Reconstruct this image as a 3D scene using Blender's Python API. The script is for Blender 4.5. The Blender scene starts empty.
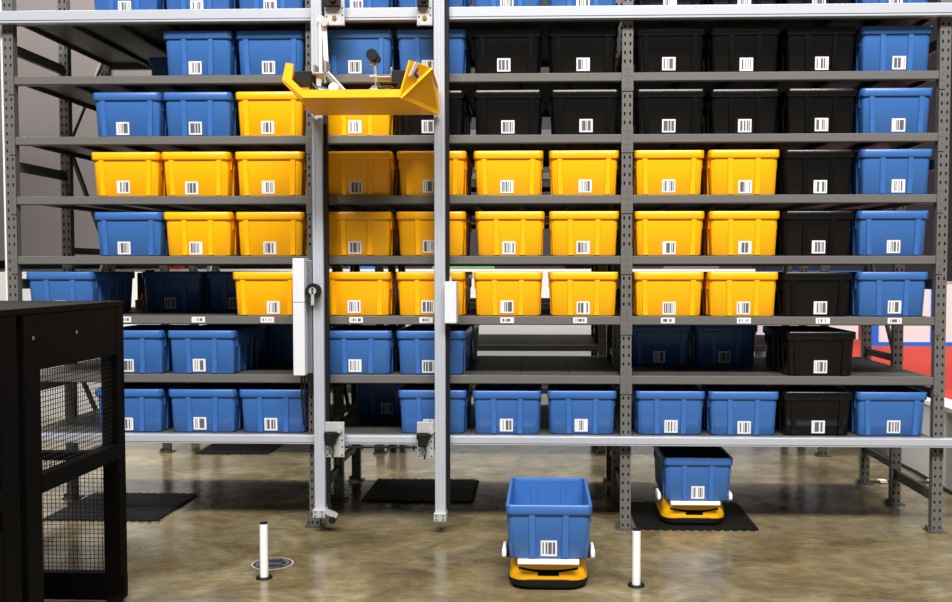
import bpy, bmesh, math, random
from mathutils import Vector
random.seed(7)
S = bpy.context.scene
C = S.collection
R = math.radians

# ---------------------------------------------------------------- camera, world, lights, exposure
cd = bpy.data.cameras.new('camera'); cam = bpy.data.objects.new('camera', cd); C.objects.link(cam)
cd.sensor_fit = 'HORIZONTAL'; cd.sensor_width = 36.0; cd.lens = 1000.0 / 952 * 36
cd.shift_x = (476 - 510.3) / 952; cd.shift_y = (311.9 - 301) / 952
cd.clip_end = 200
cam.location = (0.4324, -5.8354, 1.53); cam.rotation_euler = (R(90 - 2.46), 0, R(1.93))
S.camera = cam

W = bpy.data.worlds.new('hall_air'); S.world = W; W.use_nodes = True
bg = W.node_tree.nodes['Background']; bg.inputs[0].default_value = (0.86, 0.92, 1.0, 1); bg.inputs[1].default_value = 0.13

def area(name, loc, target, sx, sy, energy, col=(1, .97, .92)):
    l = bpy.data.lights.new(name, 'AREA'); l.shape = 'RECTANGLE'; l.size = sx; l.size_y = sy
    l.energy = energy; l.color = col
    o = bpy.data.objects.new(name, l); C.objects.link(o); o.location = loc
    o.rotation_euler = (Vector(target) - Vector(loc)).to_track_quat('-Z', 'Y').to_euler()
    return o
area('hall_lamp_front', (0.8, -9.5, 12.0), (0.6, 0.0, 1.0), 12.0, 2.5, 4400)
area('hall_lamp_aisle', (0.3, 2.0, 8.0), (0.3, 2.0, 0), 7.0, 0.8, 480)
area('hall_lamp_back', (-4.4, 2.6, 6.5), (-4.0, 3.6, 0), 4.0, 1.0, 480)
area('hall_lamp_stage', (7.0, 5.0, 6.5), (7.0, 5.0, 0), 4.0, 4.0, 230)

vs = S.view_settings
vs.view_transform = 'Standard'; vs.look = 'None'; vs.gamma = 1.0; vs.use_curve_mapping = False; vs.exposure = 0.0

# ---------------------------------------------------------------- materials
def lin(c):
    return tuple(((v / 255) / 12.92 if v / 255 <= .04045 else ((v / 255 + .055) / 1.055) ** 2.4) for v in c) + (1,)
M = {}
def mat(name, rgb, rough=.5, metal=0.0, var=0.0, scale=20, bump=0.0, spec=.5, coat=0):
    m = bpy.data.materials.new(name); m.use_nodes = True; nt = m.node_tree; b = nt.nodes['Principled BSDF']
    b.inputs['Base Color'].default_value = lin(rgb); b.inputs['Roughness'].default_value = rough
    b.inputs['Metallic'].default_value = metal; b.inputs['Specular IOR Level'].default_value = spec
    b.inputs['Coat Weight'].default_value = coat; b.inputs['Coat Roughness'].default_value = .08
    tc = nt.nodes.new('ShaderNodeTexCoord')
    nz = nt.nodes.new('ShaderNodeTexNoise'); nz.inputs['Scale'].default_value = scale; nz.inputs['Detail'].default_value = 5
    nt.links.new(tc.outputs['Object'], nz.inputs['Vector'])
    mx = nt.nodes.new('ShaderNodeMix'); mx.data_type = 'RGBA'
    c = lin(rgb); k = max(var, .02)
    mx.inputs[6].default_value = tuple(v * (1 - k) for v in c[:3]) + (1,)
    mx.inputs[7].default_value = tuple(min(1, v * (1 + k)) for v in c[:3]) + (1,)
    nt.links.new(nz.outputs['Fac'], mx.inputs[0]); nt.links.new(mx.outputs[2], b.inputs['Base Color'])
    if bump:
        bp = nt.nodes.new('ShaderNodeBump'); bp.inputs['Strength'].default_value = bump; bp.inputs['Distance'].default_value = .004
        nt.links.new(nz.outputs['Fac'], bp.inputs['Height']); nt.links.new(bp.outputs['Normal'], b.inputs['Normal'])
    M[name] = m
    return m
mat('blue_plastic', (56, 104, 172), .34, var=.05, scale=9, bump=.1)
mat('yellow_plastic', (255, 180, 6), .32, var=.03, scale=9, bump=.1)
mat('black_plastic', (10, 9, 11), .25, var=.1, scale=9, bump=.15, spec=.35)
mat('grey_steel', (98, 96, 94), .48, var=.05, scale=30)
mat('dark_steel', (74, 73, 69), .5, var=.06, scale=30)
mat('aluminium', (186, 191, 202), .4, metal=.25, var=.03, scale=12)
mat('aluminium_dark', (120, 124, 132), .4, metal=.4, var=.03)
mat('white_cover', (212, 214, 222), .4, var=.02)
mat('bracket_metal', (188, 190, 192), .4, metal=.3, var=.06)
mat('black_rubber', (13, 13, 14), .6, var=.15, scale=60, spec=.3)
mat('black_paint', (7, 6, 5), .55, var=.1, scale=6, spec=.06)
mat('black_wire', (10, 10, 10), .5)
mat('white_plastic', (240, 240, 242), .4)
mat('carriage_yellow', (255, 186, 4), .45, var=.03)
mat('robot_yellow', (255, 186, 2), .35, var=.03)
mat('logo_blue', (42, 48, 150), .4)
mat('brass', (150, 110, 40), .4, metal=.5)
mat('wall_white', (205, 206, 206), .6, var=.03, scale=2)
mat('wall_dark', (40, 38, 40), .7, var=.1, scale=2)
mat('panel_taupe', (88, 82, 82), .45, var=.1, scale=1.5)
mat('carpet_red', (186, 50, 34), .9, var=.06, scale=200, bump=.2)
mat('booth_blue', (24, 96, 200), .5)
mat('banner_dark', (44, 34, 48), .7)
mat('wood', (206, 150, 84), .6, var=.2, scale=40)
mat('red_paint', (205, 30, 38), .4)
mat('green_paint', (96, 150, 90), .5)
mat('mat_rubber', (15, 15, 16), .6, var=.2, scale=80, bump=.3, spec=.25)
mat('sticker_ring', (172, 168, 158), .5)
mat('sticker_dark', (46, 46, 52), .4, var=.1)
mat('sticker_print', (104, 104, 108), .5)
mat('clamp_metal', (150, 148, 146), .4, metal=.4, var=.1)
mat('tape_white', (228, 228, 224), .5)

def barcode_material(name, bar, border):
    m = bpy.data.materials.new(name); m.use_nodes = True; nt = m.node_tree; b = nt.nodes['Principled BSDF']
    b.inputs['Roughness'].default_value = .45
    N = nt.nodes.new; L = nt.links.new
    tc = N('ShaderNodeTexCoord'); sp = N('ShaderNodeSeparateXYZ'); L(tc.outputs['Object'], sp.inputs[0])
    oi = N('ShaderNodeObjectInfo')
    def ma(op, a, bb=None):
        n = N('ShaderNodeMath'); n.operation = op
        for i, v in enumerate((a, bb)):
            if v is None: continue
            if isinstance(v, (int, float)): n.inputs[i].default_value = v
            else: L(v, n.inputs[i])
        return n.outputs[0]
    t = ma('FLOOR', ma('ADD', ma('MULTIPLY', sp.outputs[0], 1 / bar), ma('MULTIPLY', oi.outputs['Random'], 311)))
    wn = N('ShaderNodeTexWhiteNoise'); wn.noise_dimensions = '1D'; L(t, wn.inputs['W'])
    dark = ma('GREATER_THAN', wn.outputs['Value'], .42)
    inx = ma('LESS_THAN', ma('ABSOLUTE', sp.outputs[0]), border[0]); inz = ma('LESS_THAN', ma('ABSOLUTE', sp.outputs[2]), border[1])
    fac = ma('MULTIPLY', dark, ma('MULTIPLY', inx, inz))
    mx = N('ShaderNodeMix'); mx.data_type = 'RGBA'; L(fac, mx.inputs[0])
    mx.inputs[6].default_value = lin((224, 224, 228)); mx.inputs[7].default_value = lin((92, 92, 100))
    L(mx.outputs[2], b.inputs['Base Color']); M[name] = m
barcode_material('barcode_print', .0042, (.030, .029))
barcode_material('shelf_tag_print', .0050, (.028, .009))

def floor_material():
    m = bpy.data.materials.new('polished_concrete'); m.use_nodes = True; nt = m.node_tree; b = nt.nodes['Principled BSDF']
    N = nt.nodes.new; L = nt.links.new
    tc = N('ShaderNodeTexCoord')
    def noise(scale, det=8, rough=.6, dist=0., sc=(1, 1, 1)):
        mp = N('ShaderNodeMapping'); mp.inputs['Scale'].default_value = sc; L(tc.outputs['Object'], mp.inputs[0])
        n = N('ShaderNodeTexNoise'); n.inputs['Scale'].default_value = scale; n.inputs['Detail'].default_value = det
        n.inputs['Roughness'].default_value = rough; n.inputs['Distortion'].default_value = dist
        L(mp.outputs[0], n.inputs['Vector']); return n.outputs['Fac']
    def ramp(f, p):
        r = N('ShaderNodeValToRGB'); e = r.color_ramp.elements
        e[0].position, e[0].color = p[0]; e[1].position, e[1].color = p[-1]
        for q in p[1:-1]:
            x = e.new(q[0]); x.color = q[1]
        L(f, r.inputs[0]); return r.outputs[0]
    def mix(f, a, c, mode='MIX'):
        x = N('ShaderNodeMix'); x.data_type = 'RGBA'; x.blend_type = mode
        if isinstance(f, float): x.inputs[0].default_value = f
        else: L(f, x.inputs[0])
        L(a, x.inputs[6])
        if isinstance(c, tuple): x.inputs[7].default_value = c
        else: L(c, x.inputs[7])
        return x.outputs[2]
    g = lambda v: (v, v, v, 1)
    base = ramp(noise(2.2, 9, .62, .6), [(.28, lin((76, 66, 46))), (.5, lin((130, 118, 88))), (.74, lin((172, 160, 128)))])
    st = ramp(noise(1.5, 8, .68, 1.0, (1, 1.8, 1)), [(.50, g(0)), (.68, g(.62))])
    c = mix(st, base, lin((120, 92, 48)))
    st2 = ramp(noise(1.7, 7, .65, .8, (1.3, 1, 1)), [(.52, g(0)), (.70, g(.7))])
    c = mix(st2, c, lin((100, 96, 84)))
    fine = ramp(noise(17, 8, .75, .4, (.6, 1.4, 1)), [(.3, g(.62)), (.7, g(1.15))])
    c = mix(1.0, c, fine, 'MULTIPLY')
    L(c, b.inputs['Base Color'])
    rr = ramp(noise(5, 6, .6), [(.3, g(.12)), (.7, g(.26))]); L(rr, b.inputs['Roughness'])
    b.inputs['Specular IOR Level'].default_value = .5
    bp = N('ShaderNodeBump'); bp.inputs['Strength'].default_value = .05; bp.inputs['Distance'].default_value = .01
    L(noise(9, 4), bp.inputs['Height']); L(bp.outputs[0], b.inputs['Normal'])
    M['floor'] = m
floor_material()

# ---------------------------------------------------------------- mesh helpers
class MB:
    def __init__(s): s.v = []; s.f = []
    def add(s, vs, fs):
        n = len(s.v); s.v += [tuple(p) for p in vs]; s.f += [tuple(i + n for i in f) for f in fs]; return s
    def hexa(s, lo, hi):          # two loops of four points
        return s.add(list(lo) + list(hi), [(3, 2, 1, 0), (4, 5, 6, 7), (0, 1, 5, 4), (1, 2, 6, 5), (2, 3, 7, 6), (3, 0, 4, 7)])
    def box(s, x0, x1, y0, y1, z0, z1):
        return s.hexa([(x0, y0, z0), (x1, y0, z0), (x1, y1, z0), (x0, y1, z0)], [(x0, y0, z1), (x1, y0, z1), (x1, y1, z1), (x0, y1, z1)])
    def bar(s, a, b, w, h, up=(0, 0, 1)):
        a = Vector(a); b = Vector(b); d = (b - a).normalized(); u = Vector(up)
        x = d.cross(u).normalized(); u = x.cross(d)
        q = [x * sx * w / 2 + u * su * h / 2 for sx, su in ((-1, -1), (1, -1), (1, 1), (-1, 1))]
        return s.hexa([a + k for k in q], [b + k for k in q])
    def cyl(s, a, b, r, n=14, r2=None):
        a = Vector(a); b = Vector(b); d = (b - a).normalized(); r2 = r if r2 is None else r2
        x = d.orthogonal().normalized(); y = d.cross(x)
        ring = lambda c, rr: [c + (x * math.cos(2 * math.pi * i / n) + y * math.sin(2 * math.pi * i / n)) * rr for i in range(n)]
        return s.add(ring(a, r) + ring(b, r2), [tuple(range(n - 1, -1, -1)), tuple(range(n, 2 * n))] + [(i, (i + 1) % n, n + (i + 1) % n, n + i) for i in range(n)])
    def loft(s, loops, cap0=True, cap1=True):
        n = len(loops[0]); k = len(loops); vs = [p for l in loops for p in l]; fs = []
        for j in range(k - 1):
            for i in range(n): fs.append((j * n + i, j * n + (i + 1) % n, (j + 1) * n + (i + 1) % n, (j + 1) * n + i))
        if cap0: fs.append(tuple(range(n - 1, -1, -1)))
        if cap1: fs.append(tuple(range((k - 1) * n, k * n)))
        return s.add(vs, fs)
    def tube(s, pts, r, n=8):
        loops = []; pts = [Vector(p) for p in pts]
        for i, p in enumerate(pts):
            d = (pts[min(i + 1, len(pts) - 1)] - pts[max(i - 1, 0)]).normalized()
            x = d.cross(Vector((0, 0, 1)));  x = x.normalized() if x.length > 1e-4 else Vector((1, 0, 0)); y = d.cross(x)
            loops.append([p + (x * math.cos(2 * math.pi * t / n) + y * math.sin(2 * math.pi * t / n)) * r for t in range(n)])
        return s.loft(loops)
    def mesh(s, name, m, bevel=0, smooth=False, seg=2, weld=False):
        me = bpy.data.meshes.new(name); me.from_pydata(s.v, [], s.f); me.update()
        bm = bmesh.new(); bm.from_mesh(me)
        if weld: bmesh.ops.remove_doubles(bm, verts=bm.verts, dist=1e-6)
        bmesh.ops.recalc_face_normals(bm, faces=bm.faces)
        if bevel:
            ed = [e for e in bm.edges if e.is_manifold and e.calc_face_angle(0) > .6]
            bmesh.ops.bevel(bm, geom=ed, offset=bevel, segments=seg, affect='EDGES', profile=.5, clamp_overlap=True)
        bm.to_mesh(me); bm.free()
        for p in me.polygons: p.use_smooth = smooth
        if smooth: me.set_sharp_from_angle(angle=R(40))
        me.materials.append(M[m]); return me
    def build(s, name, m, parent=None, loc=(0, 0, 0), **k):
        return link(name, s.mesh(name, m, **k), parent, loc)
def link(name, me, parent=None, loc=(0, 0, 0), rot=(0, 0, 0)):
    o = bpy.data.objects.new(name, me); C.objects.link(o); o.parent = parent; o.location = loc; o.rotation_euler = rot
    return o
def tag(o, label, cat, group=None):
    o['label'] = label; o['category'] = cat
    if group: o['group'] = group
    return o
def thing(name, label, cat, loc=(0, 0, 0), rz=0, group=None):
    return tag(link(name, None, None, loc, (0, 0, rz)), label, cat, group)
def struct(o): o['kind'] = 'structure'; return o
def rrect(hw, y0, y1, r, z, n=4):
    pts = []
    for cx, cy, a0 in ((hw - r, y1 - r, 0), (-hw + r, y1 - r, 90), (-hw + r, y0 + r, 180), (hw - r, y0 + r, 270)):
        for i in range(n + 1):
            a = R(a0 + 90 * i / n); pts.append((cx + r * math.cos(a), cy + r * math.sin(a), z))
    return pts

# ---------------------------------------------------------------- the setting
struct(MB().box(3.2, 20, 13.4, 13.6, 0, 8.0).build('wall_right_back_upper', 'wall_dark'))
struct(MB().box(3.1, 16, 13.0, 13.2, 0, 1.3).build('wall_right_back', 'wall_white'))
fl = struct(MB().box(-30, 30, -14, 30, -.1, 0).build('floor', 'floor'))
struct(MB().box(-9, -1.95, 4.25, 4.35, 0, 1.50).build('wall_left_partition', 'wall_white'))
wb = struct(MB().box(-16, 3.1, 6.9, 7.1, 0, 1.53).build('wall_back', 'wall_white'))
struct(MB().box(-16, 3.2, 7.6, 7.8, 0, 6.0).build('wall_back_upper', 'wall_dark'))
plat = struct(MB().box(3.26, 14, .5, 13, 0, .535).build('stage_platform', 'wall_white'))
MB().box(3.44, 14, .65, 13, .535, .552).build('carpet', 'carpet_red', plat)
MB().box(3.24, 3.44, .48, 13, .535, .565).build('edge_strip', 'white_plastic', plat)

# ---------------------------------------------------------------- storage racks
XP = [-2.72, -.925, .912, 2.717]           # post centre lines
YP = [0.0, .68, 1.30]                      # rows of posts in depth
LV = [3.012, 2.661, 2.308, 1.958, 1.6055, 1.2527, .9052, .5535]
PW, PD, PH = .066, .05, 3.42
def post_mesh():
    b = MB(); xs = [-.031, -.0205, -.0105, .0105, .0205, .031]; pitch = .05; nz = int(PH / pitch); h = nz * pitch
    q = lambda *p: b.add(p, [(0, 1, 2, 3)])
    for k in range(nz):
        z0 = k * pitch; zs = [z0, z0 + .016, z0 + .035, z0 + pitch]
        for j in range(3):
            u, w = zs[j], zs[j + 1]
            for i in range(5):
                l, m = xs[i], xs[i + 1]
                if j == 1 and i in (1, 3):       # a punched slot
                    q((l, 0, u), (m, 0, u), (m, .03, u), (l, .03, u)); q((l, 0, w), (m, 0, w), (m, .03, w), (l, .03, w))
                    q((l, 0, u), (l, 0, w), (l, .03, w), (l, .03, u)); q((m, 0, u), (m, 0, w), (m, .03, w), (m, .03, u))
                    q((l, .03, u), (m, .03, u), (m, .03, w), (l, .03, w))
                else: q((l, 0, u), (m, 0, u), (m, 0, w), (l, 0, w))
            for x in (-.031, .031): q((x, 0, u), (x, PD, u), (x, PD, w), (x, 0, w))
            q((-.031, PD, u), (.031, PD, u), (.031, PD, w), (-.031, PD, w))
    for z in (0, h): b.add([(x, 0, z) for x in xs] + [(.031, PD, z), (-.031, PD, z)], [tuple(range(8))])
    me = bpy.data.meshes.new('post'); me.from_pydata(b.v, [], b.f); me.update()
    bm = bmesh.new(); bm.from_mesh(me); bmesh.ops.remove_doubles(bm, verts=bm.verts, dist=1e-5); bmesh.ops.recalc_face_normals(bm, faces=bm.faces)
    bm.to_mesh(me); bm.free(); me.materials.append(M['grey_steel']); return me
ME_POST = post_mesh()
ME_FOOT = MB().box(-.055, .055, -.025, .075, 0, .006).box(-.05, -.036, .0, .05, .006, .03).mesh('foot_plate', 'dark_steel')
def bolt_plate(sx):
    b = MB().box(min(0.0008 * sx, .0335 * sx), max(.0008 * sx, .0335 * sx), -.006, 0, -.105, .045)
    for z in (-.088, -.055, -.018, .022): b.cyl((.015 * sx, -.006, z), (.015 * sx, -.009, z), .0045, 6)
    return b.mesh('end_bracket', 'grey_steel')
ME_BR = {1: bolt_plate(1), -1: bolt_plate(-1)}
BEAM = {}
def shelf_parts(w):
    k = round(w, 3)
    if k not in BEAM:
        beam = MB().box(-w / 2, w / 2, 0, .045, -.046, 0).box(-w / 2, w / 2, .004, .045, -.05, -.046).mesh('shelf_beam', 'grey_steel', bevel=.003)
        rear = MB().box(-w / 2, w / 2, 1.305, 1.35, -.05, 0).mesh('rear_beam', 'dark_steel')
        pw = w / 6
        deck = MB().box(-pw / 2 + .0015, pw / 2 - .0015, .046, 1.304, -.010, -.001).box(-pw / 2 + .0015, -pw / 2 + .012, .05, 1.3, -.036, -.010) \
            .box(pw / 2 - .012, pw / 2 - .0015, .05, 1.3, -.036, -.010).mesh('deck_panel', 'dark_steel')
        BEAM[k] = (beam, rear, deck, pw)
    return BEAM[k]
ME_TAG = MB().box(-.040, .040, -.0012, 0, -.0165, .0165).mesh('shelf_label', 'shelf_tag_print')
def rack(y0, label, tags):
    rt = thing('storage_rack', label, 'rack', (0, y0, 0))
    for x in XP:
        for j, y in enumerate(YP):
            p = link('post', ME_POST, rt, (x, y, 0.0)); link('foot_plate', ME_FOOT, p)
        for z in (.20, .80, 1.44, 2.14, 2.83):
            MB().box(-.012, .012, PD, YP[1], -.03, .03).build('brace', 'dark_steel', rt, (x, 0, z))
        zz = [.25, .95, 1.65, 2.35, 3.05]
        for k, z in enumerate(zz):
            MB().box(-.012, .012, YP[1] + PD, YP[2], -.022, .022).build('brace', 'dark_steel', rt, (x, 0, z))
            if k < 4:
                a, b = (YP[1] + PD, YP[2]) if k % 2 else (YP[2], YP[1] + PD)
                MB().bar((0, a, z), (0, b, zz[k + 1]), .02, .03).build('diagonal_brace', 'dark_steel', rt, (x, 0, 0))
    for li, z in enumerate(LV):
        for bay in range(3):
            xa, xb = XP[bay] + .033, XP[bay + 1] - .033; w = xb - xa
            beam, rear, deck, pw = shelf_parts(w)
            s = link('shelf_beam', beam, rt, ((xa + xb) / 2, .002, z))
            link('rear_beam', rear, s)
            for i in range(6): link('deck_panel', deck, s, ((i - 2.5) * pw, 0, 0))
            if li not in (0, 7):
                link('end_bracket', ME_BR[1], s, (-w / 2 - .033, -.002, 0)); link('end_bracket', ME_BR[-1], s, (w / 2 + .033, -.002, 0))
            if tags and li == 5:
                for tx in tags:
                    if xa < tx < xb: link('shelf_label', ME_TAG, s, (tx - (xa + xb) / 2, 0, -.022))
    return rt
front_rack = rack(0.0, 'grey steel rack in front, slotted posts and eight shelves full of coloured bins',
     (-2.052, -1.609, -1.198, -.671, -.258, .217, .643, 1.153, 1.592, 2.045, 2.456))
rack(2.36, 'mostly empty grey steel rack standing behind the rack of coloured bins', ())

MB().cyl((-2.768, .03, .01), (-2.768, .03, 3.2), .010, 12).build('conduit_pipe', 'white_plastic', front_rack, smooth=True)

# aluminium guide rails in front of the rack
def rail(z0, z1, label, gap=None):
    t = thing('guide_rail', label, 'rail', (0, 0, z0)); h = z1 - z0
    for xa, xb in ((-3.05, -.90), (-.90, -.19), (-.19, 3.4)):
        o = MB().box(xa, xb, -.058, -.012, 0, h).box(xa, xb, -.062, -.058, h * .2, h * .97).build('rail_section', 'aluminium', t, bevel=.002)
rail(2.958, 3.028, 'pale aluminium guide rail along the topmost shelf')
rail(.505, .556, 'pale aluminium guide rail along the bottom shelf')

# ---------------------------------------------------------------- storage bins
BH = .258; RZ = BH - .044
def front_y(z): return .024 - .012 * z / RZ
def bin_body(variant):
    b = MB()
    b.loft([rrect(.183, .030, .610, .03, 0), rrect(.187, .025, .615, .03, .006), rrect(.195, .012, .628, .028, RZ), rrect(.195, .012, .628, .028, BH - .001),
            rrect(.188, .019, .621, .024, BH - .001), rrect(.186, .021, .619, .024, .2), rrect(.178, .036, .604, .026, .012)])
    cx = .080 if variant == 'A' else .142; w = .034
    for sx in (-1, 1):
        for side in (0, 1):
            f = (lambda y: y) if side == 0 else (lambda y: .64 - y)
            z0, z1 = .005, RZ + .004; c0, c1 = sx * cx * .95, sx * cx; o = .010
            b.hexa([(c0 - w / 2, f(front_y(z0) + .004), z0), (c0 + w / 2, f(front_y(z0) + .004), z0), (c0 + w / 2 - .003, f(front_y(z0) - o), z0), (c0 - w / 2 + .003, f(front_y(z0) - o), z0)],
                   [(c1 - w / 2, f(front_y(z1) + .004), z1), (c1 + w / 2, f(front_y(z1) + .004), z1), (c1 + w / 2 - .003, f(front_y(z1) - o + .003), z1), (c1 - w / 2 + .003, f(front_y(z1) - o + .003), z1)])
            i0, i1 = .030, .019          # the rib shows inside as well
            b.hexa([(c0 - w / 2, f(i0), .02), (c0 + w / 2, f(i0), .02), (c0 + w / 2 - .004, f(i0 + .009), .02), (c0 - w / 2 + .004, f(i0 + .009), .02)],
                   [(c1 - w / 2, f(i1), RZ), (c1 + w / 2, f(i1), RZ), (c1 + w / 2 - .004, f(i1 + .006), RZ), (c1 - w / 2 + .004, f(i1 + .006), RZ)])
    for yy in (.13, .256, .384, .51):        # ribs on the long sides
        for s in (-1, 1):
            b.hexa([(s * .183, yy - .012, .006), (s * .183, yy + .012, .006), (s * .192, yy + .010, .006), (s * .192, yy - .010, .006)],
                   [(s * .190, yy - .012, RZ), (s * .190, yy + .012, RZ), (s * .199, yy + .010, RZ), (s * .199, yy - .010, RZ)])
    return b
def bin_rim():
    b = MB(); r_ = .024; z = RZ
    lp = [rrect(.194, .013, .627, r_, z), rrect(.201, .003, .637, r_, z - .0005), rrect(.2035, 0, .640, r_, z + .004), rrect(.2035, 0, .640, r_, BH - .004),
          rrect(.2005, .003, .637, r_, BH), rrect(.190, .017, .623, r_, BH), rrect(.187, .020, .620, r_, BH - .004), rrect(.188, .018, .622, r_, z)]
    b.loft(lp + [lp[0]], False, False)
    for yy in (.07, .13, .19, .30, .41, .49, .56):
        for s in (-1, 1):
            x0, x1 = (.190, .2005) if s > 0 else (-.2005, -.190)
            b.box(x0, x1, yy - .004, yy + .004, z - .055, z + .001)
    return b
COL = {'b': ('blue', 'blue_plastic'), 'y': ('yellow', 'yellow_plastic'), 'k': ('black', 'black_plastic')}
ME_BODY = {(c, v): bin_body(v).mesh('body', COL[c][1], smooth=True) for c in COL for v in 'AB'}
ME_RIM = {c: bin_rim().mesh('rim', COL[c][1], smooth=True, weld=True) for c in COL}
ME_LABEL = MB().box(-.0385, .0385, -.0016, 0, -.0375, .0375).mesh('label', 'barcode_print')
def storage_bin(x, y, z, c, v, dx, label, group, rz=0.0, lz=.050):
    t = thing('storage_bin', label, 'bin', (x, y, z + .0015), rz, group)
    link('body', ME_BODY[c, v], t); link('rim', ME_RIM[c], t)
    if dx is not None:
        lim = .017 if v == 'A' else .07
        link('label', ME_LABEL, t, (max(-lim, min(lim, dx)), front_y(lz) + .0002, lz), (math.atan2(.012, RZ), 0, 0))
    return t
ORD = 'first second third fourth fifth sixth seventh eighth ninth tenth eleventh'.split()
SHELF = ['topmost shelf', 'second shelf from top', 'third shelf from top', 'fourth shelf from top', 'fifth shelf from top',
         'sixth shelf from top', 'next-to-bottom shelf', 'bottom shelf']
FRONT = [
 [(-2.017,'b','A',0), (-1.589,'b','A',0), (-1.159,'b','A',0), (-.656,'b','A',0), (-.225,'b','A',0), (.216,'b','A',0), (.654,'b','A',0), (1.141,'k','B',0), (1.574,'k','A',0), (2.0,'k','A',0), (2.432,'b','A',0)],
 [(-1.587,'b','A',-.026), (-1.163,'b','B',-.012), (-.652,'b','B',-.016), (-.223,'b','A',-.04), (.216,'k','B',-.018), (.655,'k','B',.001), (1.155,'k','B',-.008), (1.581,'k','A',.008), (2.013,'k','A',.007), (2.441,'b','A',.02)],
 [(-2.014,'b','B',-.028), (-1.598,'b','A',-.014), (-1.169,'y','B',-.015), (-.657,'y','A',-.013), (-.227,'k','B',-.014), (.222,'k','B',0), (.668,'k','B',.007), (1.157,'k','B',-.008), (1.584,'k','A',.002), (2.018,'k','A',.004), (2.446,'b','B',.014)],
 [(-2.026,'y','B',-.016), (-1.609,'y','B',-.026), (-1.173,'y','B',-.009), (-.656,'y','A',-.01), (-.222,'y','B',-.014), (.225,'y','B',-.009), (.663,'y','B',.007), (1.154,'y','B',-.002), (1.582,'y','A',.008), (2.008,'k','A',.012), (2.447,'b','A',.014)],
 [(-2.014,'b','B',-.028), (-1.600,'y','A',-.014), (-1.176,'y','B',-.003), (-.661,'y','A',-.013), (-.226,'y','A',-.011), (.233,'y','A',-.006), (.664,'y','A',-.005), (1.157,'y','B',0), (1.589,'y','A',.005), (2.010,'k','A',.004), (2.438,'b','B',.006)],
 [(-1.195,'y','B',.036), (-.667,'y','B',-.016), (-.23,'y','A',-.02), (.222,'y','A',-.006), (.663,'y','A',-.002), (1.156,'y','B',.003), (1.581,'y','A',.005), (2.009,'k','B',.021), (2.441,'b','A',.014)],
 [(-2.019,'b','A',-.022), (-1.587,'b','A',-.032), (-.663,'b','A',-.019), (-.231,'b','A',-.014), (2.034,'k','B',.001)],
 [(-2.031,'b','A',-.022), (-1.591,'b','A',-.026), (-1.169,'b','A',-.015), (-.223,'b','A',-.023), (.216,'b','A',-.003), (.656,'b','A',-.005), (1.17,'b','A',.006), (1.594,'b','A',.005), (2.021,'k','B',.007), (2.447,'b','B',.014)],
]
REAR_LEVELS = (5, 6, 7)
for li, row in enumerate(FRONT):
    for i, (x, c, v, dx) in enumerate(row):
        where = ' in front row' if li in REAR_LEVELS else ''
        pos = ORD[i] + ' from left' if not (li == 6 and c == 'k') else 'only black one'
        x = .432 + (x - .432) * 1.0065; x = min(x, .668) if x < .8 else max(x, 1.156)
        lab = '%s plastic bin, %s%s on %s' % (COL[c][0], pos, where, SHELF[li])
        storage_bin(x, .012 + random.uniform(-.006, .012), LV[li], c, v, dx, lab, COL[c][0] + ' storage bins on the rack',
                    random.uniform(-.006, .006), .050 + random.uniform(-.004, .005))
g = 'blue storage bins on the rack'
storage_bin(-2.455, .025, LV[5], 'b', 'A', 0, 'blue plastic bin at left end of sixth shelf, above the dark cage', g)
storage_bin(-2.03, .70, LV[5], 'b', 'A', -.02, 'shaded blue bin at back of sixth shelf, next to small wooden crate', g)
storage_bin(-1.60, .70, LV[5], 'b', 'A', -.02, 'shaded blue bin at back of sixth shelf, half hidden by yellow bin', g)
storage_bin(1.196, .69, LV[6], 'b', 'B', -.01, 'shaded blue bin at back of next-to-bottom shelf, directly right of middle post', g)
storage_bin(1.6184, .69, LV[6], 'b', 'A', -.01, 'shaded blue bin at back of next-to-bottom shelf, left of black bin', g)
storage_bin(-1.175, .70, LV[6], 'b', 'A', None, 'shaded blue bin at back of next-to-bottom shelf, behind grey lift cover', g)
storage_bin(-1.60, .70, LV[6], 'b', 'B', None, 'shaded blue bin behind the second front bin of next-to-bottom shelf', g)
storage_bin(-.231, .69, LV[6], 'b', 'B', None, 'blue bin behind the fourth front bin, left of the empty shelf stretch', g)
storage_bin(-.62, .72, LV[7], 'b', 'A', .01, 'shaded blue bin at back of bottom shelf, between the two lift masts', g)
storage_bin(-1.97, .72, LV[1], 'b', 'A', None, 'shaded blue bin at back of second shelf, left of the front bins', g)

# small slatted crate with a red cap on the sixth shelf
t = thing('wooden_crate', 'small slatted wooden crate with red cap at back of sixth shelf', 'crate', (-2.385, 1.15, LV[5] + .001))
for i in range(5): MB().box(-.056 + i * .0235, -.038 + i * .0235, -.05, -.042, 0, .06).build('slat', 'wood', t)
MB().box(-.056, .056, -.042, .05, 0, .05).build('body', 'wood', t); MB().cyl((0, 0, .05), (0, 0, .105), .034, 12, .026).build('cap', 'red_paint', t)

t = thing('gap_filler', 'added black block darkening the pale gap behind the small wooden crate', 'case', (-2.40, 1.24, LV[5] + .001))  # added block, darkens the gap where the white wall would shine through
MB().box(-.085, .085, 0, .06, 0, .25).build('body', 'black_plastic', t, bevel=.01); MB().box(-.03, .03, .02, .04, .25, .27).build('filler_top', 'black_rubber', t)

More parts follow.
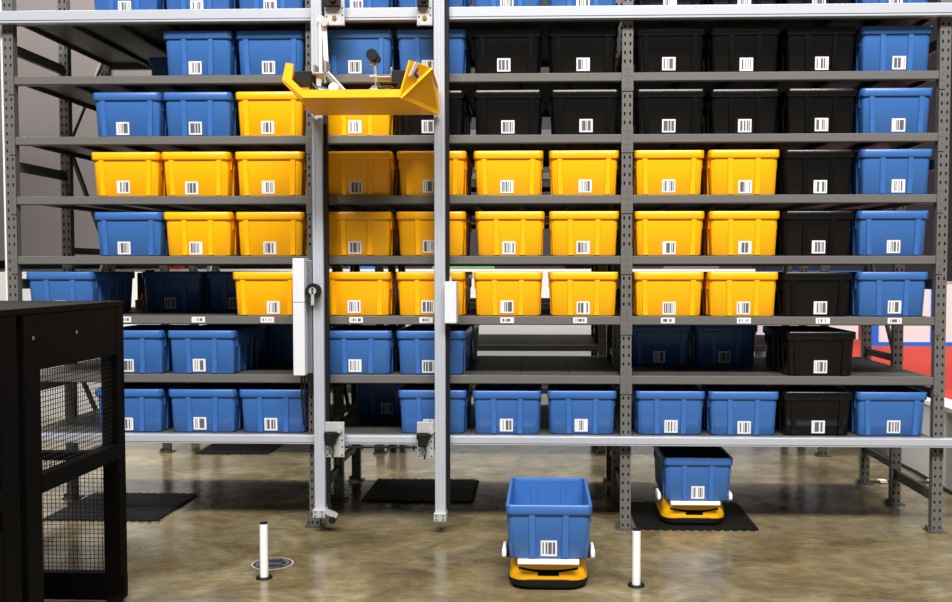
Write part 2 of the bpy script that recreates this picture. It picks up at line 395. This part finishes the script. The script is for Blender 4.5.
# ---------------------------------------------------------------- lift: masts on the guide rails
lift = thing('tote_lift', 'two tall aluminium masts with motor covers riding the guide rails', 'lift', (0, 0, .10))
Z0 = .10
def mast(x, zb):
    h = 3.5 - zb
    o = MB().box(-.031, .031, -.135, -.075, 0, h).box(-.029, -.010, -.140, -.135, 0, h).box(.010, .029, -.140, -.135, 0, h).build('mast', 'aluminium', lift, (x, 0, zb - Z0), bevel=.002)
    MB().box(.032, .052, -.11, -.072, 0.02, h).build('drive_belt', 'black_rubber', o)
    f = MB().box(-.036, .036, -.17, -.07, -.05, 0).build('mast_foot', 'bracket_metal', o, bevel=.004)
    for sx in (-.02, .02):
        for sz in (-.037, -.013): MB().cyl((sx, -.17, sz), (sx, -.174, sz), .006, 8).build('bolt', 'aluminium_dark', o)
    return o
ml = mast(-.863, .145); mr = mast(-.163, .13)
MB().bar((.03, -.15, -.01), (.09, -.12, -.045), .05, .03).build('end_stop', 'bracket_metal', ml)
MB().cyl((.075, -.16, -.065), (.075, -.10, -.065), .02, 12).build('stop_wheel', 'black_rubber', ml)
def plate(x0, x1, z0, z1, name='roller_bracket', sensor=True, top=True):
    o = MB().box(x0, x1, -.118, -.108, z0 - Z0, z1 - Z0).build(name, 'bracket_metal', lift, bevel=.002)
    cx = (x0 + x1) / 2
    for dx, dz in ((.012, .012), (.012, .05), (.012, .09), (x1 - x0 - .012, .012), (x1 - x0 - .012, .06), (x1 - x0 - .012, .1)):
        MB().cyl((x0 + dx, -.1185, z0 + dz - Z0), (x0 + dx, -.1195, z0 + dz - Z0), .005, 8).build('bolt_hole', 'black_rubber', o)
    if top:
        MB().cyl((cx, -.118, z0 + .045 - Z0), (cx, -.128, z0 + .045 - Z0), .013, 6).build('axle_nut', 'brass', o)
        MB().box(x0 + .005, x1 - .02, -.16, -.118, z0 + .105 - Z0, z0 + .16 - Z0).cyl((cx, -.16, z0 + .14 - Z0), (cx, -.175, z0 + .14 - Z0), .018, 12).build('motor', 'black_rubber', o)
        MB().box(x0 + .004, x1 - .004, -.135, -.118, z0 + .001 - Z0, z0 + .010 - Z0).build('flange', 'bracket_metal', o)
    else:
        MB().box(x0 + .012, x0 + .062, -.175, -.118, z0 + .075 - Z0, z0 + .15 - Z0).box(x0 + .002, x0 + .08, -.16, -.118, z0 + .115 - Z0, z0 + .15 - Z0).build('motor', 'black_rubber', o, bevel=.004)
        MB().tube([(x0 + .04, -.15, z0 + .08 - Z0), (x0 + .06, -.155, z0 + .05 - Z0), (x0 + .05, -.15, z0 + .02 - Z0), (x0 + .045, -.125, z0 - Z0)], .005).build('cable', 'black_wire', o)
        MB().cyl((x0 + .085, -.118, z0 + .16 - Z0), (x0 + .085, -.14, z0 + .16 - Z0), .016, 12).build('roller', 'bracket_metal', o)
plate(-.818, -.704, 2.912, 3.14); plate(-.290, -.202, 2.908, 3.14)
plate(-.834, -.722, .440, .645, top=False); plate(-.300, -.203, .436, .648, top=False)
MB().box(-.83, -.20, -.10, -.07, .490 - Z0, .497 - Z0).build('cable_tray', 'black_rubber', lift)
for i in range(6): MB().box(-.70 + i * .075, -.69 + i * .075, -.112, -.108, .48 - Z0, .51 - Z0).build('cable_clip', 'black_rubber', lift)
cl = MB().box(-.995, -.928, -.20, -.075, .922 - Z0, 1.590 - Z0).build('motor_cover', 'white_cover', lift, bevel=.004)
MB().box(-.996, -.927, -.201, -.074, 1.34 - Z0, 1.343 - Z0).build('cover_seam', 'aluminium_dark', cl)
MB().box(-.928, -.900, -.13, -.08, .93 - Z0, 1.58 - Z0).build('mounting_plate', 'aluminium_dark', lift, bevel=.002)
pl = MB().cyl((-.879, -.205, 1.405 - Z0), (-.879, -.165, 1.405 - Z0), .043, 24).build('pulley', 'black_rubber', lift, smooth=True)
MB().cyl((-.879, -.212, 1.405 - Z0), (-.879, -.205, 1.405 - Z0), .021, 16).box(-.888, -.870, -.21, -.205, 1.325 - Z0, 1.40 - Z0).build('hub', 'bracket_metal', pl)
MB().cyl((-.879, -.216, 1.415 - Z0), (-.879, -.212, 1.415 - Z0), .007, 10).cyl((-.879, -.216, 1.397 - Z0), (-.879, -.212, 1.397 - Z0), .006, 10).build('hub_bolt', 'black_rubber', pl)
MB().box(-.130, -.062, -.20, -.075, 1.222 - Z0, 1.458 - Z0).build('motor_cover', 'white_cover', lift, bevel=.004)
MB().cyl((-.10, -.14, 1.458 - Z0), (-.10, -.14, 1.49 - Z0), .008, 10).build('cable_gland', 'bracket_metal', lift)
for x in (-.965, -.948): MB().tube([(x, -.13, .925 - Z0), (x, -.13, .80 - Z0), (x + .004, -.12, .70 - Z0), (x + .006, -.1, .62 - Z0)], .006).build('cable', 'black_wire', lift)
MB().box(-.842, -.828, -.155, -.125, 2.62 - Z0, 2.93 - Z0).cyl((-.830, -.16, 2.94 - Z0), (-.830, -.12, 2.94 - Z0), .020, 18).build('white_belt', 'white_plastic', lift)
MB().bar((-.815, -.14, 2.92 - Z0), (-.80, -.14, 2.60 - Z0), .012, .025).build('white_belt', 'white_plastic', lift)
MB().cyl((-.808, -.175, 2.92 - Z0), (-.808, -.15, 2.92 - Z0), .022, 18).build('idler_wheel', 'bracket_metal', lift)

# ---------------------------------------------------------------- yellow carriage on the masts
car = thing('lift_carriage', 'yellow scoop-shaped tray with clamp arms held between lift masts', 'carriage', (-.52, -.2, 2.40))
def P(x, y, z): return (x + .52, y + .2, z - 2.40)
def slab(b, quad, th):            # quad with thickness along its normal
    q = [Vector(p) for p in quad]; n = (q[1] - q[0]).cross(q[3] - q[0]).normalized() * th
    b.hexa(q, [p + n for p in q])
tr = MB()
slab(tr, [P(-.796, -.74, 2.40), P(-.30, -.74, 2.40), P(-.165, -.16, 2.40), P(-.862, -.16, 2.40)], .012)
tr.build('tray_floor', 'carriage_yellow', car)
b = MB(); b.box(*[v for v in (-.276, .222)], -.545, -.532, 0, .04); b.build('front_lip', 'carriage_yellow', car)
b = MB(); slab(b, [P(-.796, -.742, 2.40), P(-.862, -.16, 2.40), P(-.905, -.16, 2.45), P(-.892, -.742, 2.487)], -.010)
slab(b, [P(-.892, -.742, 2.487), P(-.905, -.16, 2.45), P(-.90, -.16, 2.56), P(-.872, -.742, 2.575)], -.010)
pf = [(-.796, 2.40), (-.796, 2.44), (-.850, 2.492), (-.842, 2.570), (-.868, 2.575), (-.892, 2.487)]
b.loft([[P(x, -.750, z) for x, z in pf], [P(x, -.738, z) for x, z in pf]])
b.build('left_wing', 'carriage_yellow', car)
b = MB(); slab(b, [P(-.30, -.742, 2.40), P(-.165, -.16, 2.40), P(-.175, -.16, 2.56), P(-.165, -.55, 2.585)], .012)
b.hexa([P(-.30, -.742, 2.40), P(-.288, -.742, 2.40), P(-.17, -.55, 2.585), P(-.18, -.55, 2.585)], [P(-.30, -.70, 2.41), P(-.29, -.70, 2.41), P(-.18, -.53, 2.585), P(-.19, -.53, 2.585)])
slab(b, [P(-.30, -.742, 2.40), P(-.165, -.55, 2.585), P(-.19, -.60, 2.592), P(-.245, -.742, 2.585)], -.010)
b.build('right_wing', 'carriage_yellow', car)
# left clamp
def cbox(name, m, x0, x1, y0, y1, z0, z1, bv=.003): return MB().box(x0 + .52, x1 + .52, y0 + .2, y1 + .2, z0 - 2.4, z1 - 2.4).build(name, m, car, bevel=bv)
cbox('left_motor', 'black_rubber', -.87, -.78, -.62, -.50, 2.495, 2.56)
cbox('clamp_plate', 'clamp_metal', -.80, -.70, -.60, -.48, 2.545, 2.558)
cbox('clamp_plate', 'clamp_metal', -.775, -.765, -.60, -.50, 2.555, 2.60)
cbox('clamp_plate', 'clamp_metal', -.72, -.705, -.60, -.50, 2.50, 2.62)
MB().cyl(P(-.80, -.56, 2.47), P(-.70, -.56, 2.45), .032, 16).build('cylinder', 'aluminium_dark', car, smooth=True)
MB().bar(P(-.70, -.60, 2.55), P(-.58, -.62, 2.42), .03, .028).build('clamp_arm', 'clamp_metal', car, bevel=.004)
MB().cyl(P(-.66, -.645, 2.47), P(-.66, -.60, 2.47), .025, 14).build('clamp_joint', 'white_plastic', car)
cbox('clamp_link', 'black_rubber', -.74, -.64, -.57, -.53, 2.47, 2.51)
# right clamp
MB().bar(P(-.475, -.60, 2.41), P(-.475, -.60, 2.60), .03, .014).build('clamp_post', 'clamp_metal', car)
MB().bar(P(-.435, -.60, 2.41), P(-.450, -.60, 2.60), .014, .014).build('clamp_post', 'clamp_metal', car)
MB().bar(P(-.455, -.59, 2.45), P(-.455, -.59, 2.62), .03, .03).build('clamp_rod', 'black_rubber', car)
kn = MB().cyl(P(-.462, -.63, 2.64), P(-.462, -.58, 2.64), .030, 16).cyl(P(-.445, -.62, 2.625), P(-.445, -.58, 2.625), .024, 14).build('clamp_pad', 'black_rubber', car, smooth=True)
cbox('clamp_plate', 'clamp_metal', -.46, -.36, -.60, -.50, 2.525, 2.535)
cbox('clamp_plate', 'clamp_metal', -.37, -.36, -.60, -.56, 2.52, 2.58)
cbox('clamp_plate', 'clamp_metal', -.47, -.36, -.56, -.50, 2.485, 2.493)
cbox('right_motor', 'black_rubber', -.36, -.265, -.62, -.50, 2.49, 2.56)
MB().cyl(P(-.45, -.60, 2.46), P(-.45, -.55, 2.46), .028, 16).build('gear', 'clamp_metal', car)
MB().cyl(P(-.40, -.58, 2.45), P(-.34, -.58, 2.45), .024, 14).build('cylinder', 'brass', car)
for z in (2.46, 2.53, 2.595): MB().box(-.478 + .52, -.436 + .52, -.608 + .2, -.596 + .2, z - 2.4, z + .010 - 2.4).build('clamp_rung', 'bracket_metal', car)
MB().tube([P(-.44, -.6, 2.50), P(-.42, -.61, 2.47), P(-.39, -.6, 2.44), P(-.36, -.6, 2.47), P(-.33, -.59, 2.50)], .009).build('hose', 'black_wire', car)
MB().tube([P(-.78, -.6, 2.50), P(-.75, -.61, 2.46), P(-.71, -.6, 2.44), P(-.68, -.6, 2.47)], .009).build('hose', 'black_wire', car)
cbox('valve_block', 'black_rubber', -.43, -.37, -.57, -.52, 2.44, 2.48)
# logo on the right wing: white patch with a blue angle
def wing_pt(u, v, off=.012):      # on the facet between near bottom, near top and outer top
    a, bb, c = Vector(P(-.30, -.742, 2.40)), Vector(P(-.245, -.742, 2.585)), Vector(P(-.19, -.60, 2.592))
    n = (bb - a).cross(c - a).normalized()
    if n.y > 0: n = -n
    return a + (bb - a) * v + (c - bb) * u * v + n * off
def facet(name, m, uv, off):
    b = MB(); lo = [wing_pt(u, v, off - .002) for u, v in uv]; hi = [wing_pt(u, v, off) for u, v in uv]; n = len(uv)
    b.loft([lo, hi]); b.build(name, m, car)
facet('logo_patch', 'white_plastic', [(.02, .60), (.30, .64), (.40, 1.0), (.18, 1.0)], .016)
facet('logo_mark', 'logo_blue', [(.50, .86), (.62, .84), (.60, .70), (.46, .66)], .016)
facet('logo_mark', 'logo_blue', [(.46, .66), (.60, .72), (1.0, .66), (1.02, .58)], .016)

# ---------------------------------------------------------------- floor robots with bins
def robot(x, y, label, binlabel, bx, by):
    t = thing('floor_robot', label, 'robot', (x, y, 0), 0, 'yellow floor robots')
    MB().loft([rrect(.170, .01, .47, .09, .008), rrect(.191, -.006, .486, .10, .022), rrect(.193, -.008, .488, .10, .045), rrect(.184, 0, .48, .10, .05)]).build('skirt', 'black_rubber', t, smooth=True)
    bd = MB().loft([rrect(.188, 0, .48, .075, .046), rrect(.189, -.003, .483, .075, .06), rrect(.180, .004, .476, .07, .11), rrect(.172, .018, .462, .06, .132), rrect(.15, .04, .44, .05, .136)]).build('body', 'robot_yellow', t, smooth=True)
    b = MB()
    n = 12
    for i in range(n):
        def q(k):
            a = -1 + 2 * k / n; return a * .142, .100 - .016 * (1 - a * a)
        (xa, za), (xb, zb) = q(i), q(i + 1); wa, wb = .0035 + .004 * (1 - abs(-1 + 2 * i / n)), .0035 + .004 * (1 - abs(-1 + 2 * (i + 1) / n))
        fy = lambda zz: .004 - .003 + (zz - .06) * .14 - .004
        b.hexa([(xa, fy(za) - .001, za - wa), (xb, fy(zb) - .001, zb - wb), (xb, .02, zb - wb), (xa, .02, za - wa)], [(xa, fy(za) - .001, za + wa), (xb, fy(zb) - .001, zb + wb), (xb, .02, zb + wb), (xa, .02, za + wa)])
    b.box(-.050, .050, -.006, .02, .068, .086).build('sensor_slot', 'black_paint', bd)
    MB().box(-.145, .145, -.052, -.04, .128, .150).box(-.145, .145, -.05, .5, .137, .146).build('carrier_plate', 'white_plastic', t, bevel=.003)
    for s in (-1, 1):
        MB().loft([rrect(.008, -.02, .10, .007, .148), rrect(.011, -.03, .12, .010, .158), rrect(.010, -.03, .11, .009, .180), rrect(.006, -.02, .10, .005, .190)]).build('side_guard', 'white_plastic', t, (s * .210, 0, 0), smooth=True)
        MB().box(-.012, .012, .1, .3, .12, .155).build('guard_arm', 'black_rubber', t, (s * .190, 0, 0))
        MB().cyl((s * .155, .24, .035), (s * .182, .24, .035), .034, 16).build('wheel', 'black_rubber', t)
    t.scale = (1, 1, 1.1)
    storage_bin(bx, by, .1625, 'b', 'A', 0.0, binlabel, 'blue bins on robots')
robot(.455, -1.135, 'yellow floor robot carrying a blue bin in front of the rack', 'open empty blue bin on the robot in front of the rack', .457, -1.19)
robot(1.325, .075, 'yellow floor robot parked under the rack on a black mat', 'blue bin on the robot parked under the rack', 1.340, .02)

# ---------------------------------------------------------------- bollards, sticker, mats, cables
for x, y, lab in ((-.951, -.985, 'white bollard post standing beside the round floor sticker'), (.880, -1.045, 'white bollard post standing right of the front floor robot')):
    t = thing('bollard', lab, 'bollard', (x, y, 0), 0, 'white bollard posts')
    MB().cyl((0, 0, 0), (0, 0, .008), .042, 28, .039).build('base_disc', 'black_rubber', t, smooth=True)
    p_ = MB().cyl((0, 0, .008), (.0, 0, .272), .0205, 24).build('post', 'white_plastic', t, smooth=True); MB().cyl((0, 0, .272), (0, 0, .279), .0205, 24, .018).build('cap', 'black_rubber', t, smooth=True)
t = thing('floor_sticker', 'round dark floor sticker with pale rim beside bollard', 'sticker', (-.975, -.745, 0))
MB().cyl((0, 0, 0), (0, 0, .0012), .108, 40).build('rim', 'sticker_ring', t)
MB().cyl((0, 0, .0012), (0, 0, .0018), .098, 40).build('face', 'sticker_dark', t)
b = MB()
for k in range(26):
    a = 2 * math.pi * k / 26
    if k % 6 == 5: continue
    r0, r1 = .070, .088; d = .006
    c_, s_ = math.cos(a), math.sin(a); px, py = -s_ * d, c_ * d
    b.hexa([(c_ * r0 - px, s_ * r0 - py, .0018), (c_ * r1 - px, s_ * r1 - py, .0018), (c_ * r1 + px, s_ * r1 + py, .0018), (c_ * r0 + px, s_ * r0 + py, .0018)],
           [(c_ * r0 - px, s_ * r0 - py, .0022), (c_ * r1 - px, s_ * r1 - py, .0022), (c_ * r1 + px, s_ * r1 + py, .0022), (c_ * r0 + px, s_ * r0 + py, .0022)])
b.box(-.05, .05, -.014, -.006, .0018, .0022).box(-.04, .04, .006, .012, .0018, .0022); b.build('print', 'sticker_print', t)

def floor_mat(x0, x1, y0, y1, label):
    t = thing('floor_mat', label, 'mat', (x0, y0, 0), 0, 'black rubber floor mats')
    w, d = x1 - x0, y1 - y0; b = MB().box(0, w, 0, d, 0, .010)
    n = int(w / .05)
    for i in range(n): b.box(i * w / n, i * w / n + w / n * .55, -.018, 0, 0, .010).box(i * w / n, i * w / n + w / n * .55, d, d + .018, 0, .010)
    m = int(d / .05)
    for i in range(m): b.box(w, w + .018, i * d / m, i * d / m + d / m * .5, 0, .010) if x1 < 1 else None
    b.build('tile', 'mat_rubber', t)
    MB().box(.02, w - .02, d / 2 - .002, d / 2 + .002, .010, .0115).build('seam', 'black_rubber', t)
floor_mat(.98, 1.69, 0.0, .66, 'black rubber mat under the parked robot')
floor_mat(-.77, -.05, .66, 1.32, 'black rubber mat on the floor between the two lift masts')
floor_mat(-2.62, -1.92, .10, .80, 'black rubber mat on the floor behind the dark cage')
floor_mat(-2.45, -1.86, 2.30, 2.95, 'black rubber mat under the rear rack, far left')

b = MB().tube([(3.21, .4, .012), (3.20, 1.1, .012), (3.22, 1.7, .012), (3.19, 2.4, .012), (3.16, 3.0, .012), (2.9, 3.5, .012), (2.72, 3.7, .012)], .012)
tag(b.build('floor_cable', 'black_wire', smooth=True), 'black cable running along the foot of the white platform', 'cable')
t = thing('taped_cable', 'black cable crossing the floor with white tape bands by right end post', 'cable', (2.70, 1.36, 0))
MB().tube([(0, 0, .011), (.12, -.02, .011), (.3, .0, .011), (.48, -.03, .011), (.54, -.04, .011)], .009).build('cable', 'black_wire', t, smooth=True)
for x in (.13, .34, .48): MB().box(x, x + .05, -.045, .02, .006, .022).build('tape', 'tape_white', t)

# ---------------------------------------------------------------- dark machine cage, left foreground
cg = thing('machine_cage', 'black metal machine cage with wire mesh windows in left foreground', 'cage', (-1.487, -1.335, 0))
def cb(name, m, x0, x1, y0, y1, z0, z1, bv=.003): return MB().box(x0 + 1.487, x1 + 1.487, y0 + 1.335, y1 + 1.335, z0, z1).build(name, m, cg, bevel=bv)
XS = -1.487; K = 'black_paint'
cb('corner_post', K, XS - .075, XS, -1.41, -1.335, .02, 1.36)
cb('corner_post', K, -2.66, -2.60, -1.41, -1.335, .02, 1.36)
cb('side_post', K, XS - .05, XS, -2.215, -2.10, .02, 1.36)
cb('side_post', K, XS - .05, XS, -2.38, -2.262, .02, 1.36)
cb('corner_post', K, XS - .075, XS, -3.2, -3.12, .02, 1.36)
cb('top_panel', K, XS - .03, XS - .002, -2.10, -1.41, 1.145, 1.36)
cb('top_panel', K, XS - .03, XS - .002, -3.12, -2.38, 1.145, 1.36)
cb('cross_bar', K, XS - .045, XS + .004, -2.10, -1.41, .672, .742)
cb('cross_bar', K, XS - .045, XS + .004, -3.12, -2.38, .672, .742)
cb('kick_panel', K, XS - .03, XS - .002, -2.10, -1.41, .02, .05)
cb('kick_panel', K, XS - .03, XS - .002, -3.12, -2.38, .02, .60)
cb('rear_panel', K, -2.60, XS - .075, -1.40, -1.345, .02, .145)
cb('rear_bar', K, -2.60, XS - .075, -1.40, -1.345, .66, .70)
cb('rear_top', K, -2.60, XS - .075, -1.40, -1.345, 1.22, 1.36)
cb('top_cover', K, -2.66, XS + .003, -3.2, -1.335, 1.36, 1.385)
for y in (-2.10, -1.75): MB().cyl((.004 - .002, y - .05 + 1.335, 1.27), (.004, y - .05 + 1.335, 1.27), .008, 8).build('bolt', 'aluminium_dark', cg)
for x, y in ((XS - .04, -1.37), (XS - .04, -3.16), (-2.63, -1.37)): MB().cyl((x + 1.487, y + 1.335, 0), (x + 1.487, y + 1.335, .02), .03, 14).build('foot', 'black_rubber', cg)
cb('latch', K, XS - .012, XS + .012, -1.40, -1.36, .05, .13)
b = MB(); p_ = .0195; r = .0011
x0, x1, z0, z1, y = -2.60, XS - .075, .145, .67, -1.372
for i in range(int((x1 - x0) / p_)): b.box(x0 + i * p_ - r + 1.487, x0 + i * p_ + r + 1.487, y - r + 1.335, y + r + 1.335, z0, z1)
for i in range(int((z1 - z0) / p_)): b.box(x0 + 1.487, x1 + 1.487, y - r + 1.335, y + r + 1.335, z0 + i * p_ - r, z0 + i * p_ + r)
o = b.build('rear_mesh', 'black_wire', cg); o['kind'] = 'stuff'
b = MB(); y0, y1, z0, z1 = -2.10, -1.41, .742, 1.145
for i in range(int((y1 - y0) / p_)): b.box(-.02 - r, -.02 + r, y0 + i * p_ - r + 1.335, y0 + i * p_ + r + 1.335, z0, z1)
for i in range(int((z1 - z0) / p_)): b.box(-.02 - r, -.02 + r, y0 + 1.335, y1 + 1.335, z0 + i * p_ - r, z0 + i * p_ + r)
o = b.build('side_mesh', 'black_wire', cg); o['kind'] = 'stuff'

# ---------------------------------------------------------------- background
t = thing('partition_panel', 'tall taupe grey partition panel behind the left end of the racks', 'panel', (-5.0, 4.4, 0))
for i in range(4): MB().box(-2.0 + i * 1.0, -1.006 + i * 1.0, 0, .06, 1.62, 5.6).build('panel', 'panel_taupe', t)
for x in (-2.0, 1.98): MB().box(x - .03, x + .03, .0, .06, 0, 1.62).build('leg', 'dark_steel', t)
t = thing('banner', 'dark hanging banner with blue lower band at far left edge', 'banner', (-4.55, 2.2, 0))
MB().box(-.5, .42, 0, .03, 1.85, 4.2).build('cloth', 'banner_dark', t); MB().box(-.5, .42, 0, .03, 1.62, 1.85).build('blue_band', 'booth_blue', t)
MB().cyl((.40, .05, 0), (.40, .05, 4.2), .018, 12).build('pole', 'white_plastic', t); MB().cyl((.40, .05, 0), (.40, .05, .02), .15, 20).build('base', 'white_plastic', t)
t = thing('booth_wall', 'white low booth wall with blue trim on the red carpet', 'booth', (5.0, 7.0, .552))
MB().box(-.4, 2.4, 0, .06, 0, .78).build('panel', 'wall_white', t); MB().box(-.42, 2.42, -.01, .0, 0, .05).build('trim', 'booth_blue', t)
for x in (-.42, .33, 1.2, 2.2): MB().box(x, x + .10, -.012, -.001, .05, .78).build('stripe', 'booth_blue', t)
t = thing('display_counter', 'white and blue display counter beyond the red carpet', 'counter', (4.1, 8.2, .552))
MB().box(-.7, .7, 0, .5, 0, .9).build('body', 'wall_white', t); MB().box(-.72, .72, -.02, .52, .9, .95).build('top', 'booth_blue', t)
t = thing('low_stool', 'small white object lying on the red carpet', 'stool', (6.1, 5.0, .552))
MB().box(-.5, .5, -.1, .1, 0, .04).build('top', 'white_plastic', t, bevel=.01)
gadgets = [(-5.3, .5, .10, 'black_rubber', 'black'), (-4.4, .3, .12, 'red_paint', 'red'), (-3.3, .9, .09, 'black_paint', 'dark'), (-1.9, .35, .12, 'booth_blue', 'blue'),
           (-.6, .8, .10, 'green_paint', 'green'), (.9, .4, .13, 'black_paint', 'small black'), (2.3, .7, .08, 'grey_steel', 'grey')]
for x, w, h, m, n in gadgets:
    t = thing('display_case', '%s case resting on the white wall ledge behind the racks' % n, 'case', (x, 7.0, 1.53), 0, 'cases on the back wall ledge')
    MB().box(-w / 2, w / 2, -.08, .08, 0, h).build('body', m, t, bevel=.01); MB().box(-w / 2 - .01, w / 2 + .01, -.085, .085, h * .7, h * .78).build('lid_seam', 'black_rubber', t)
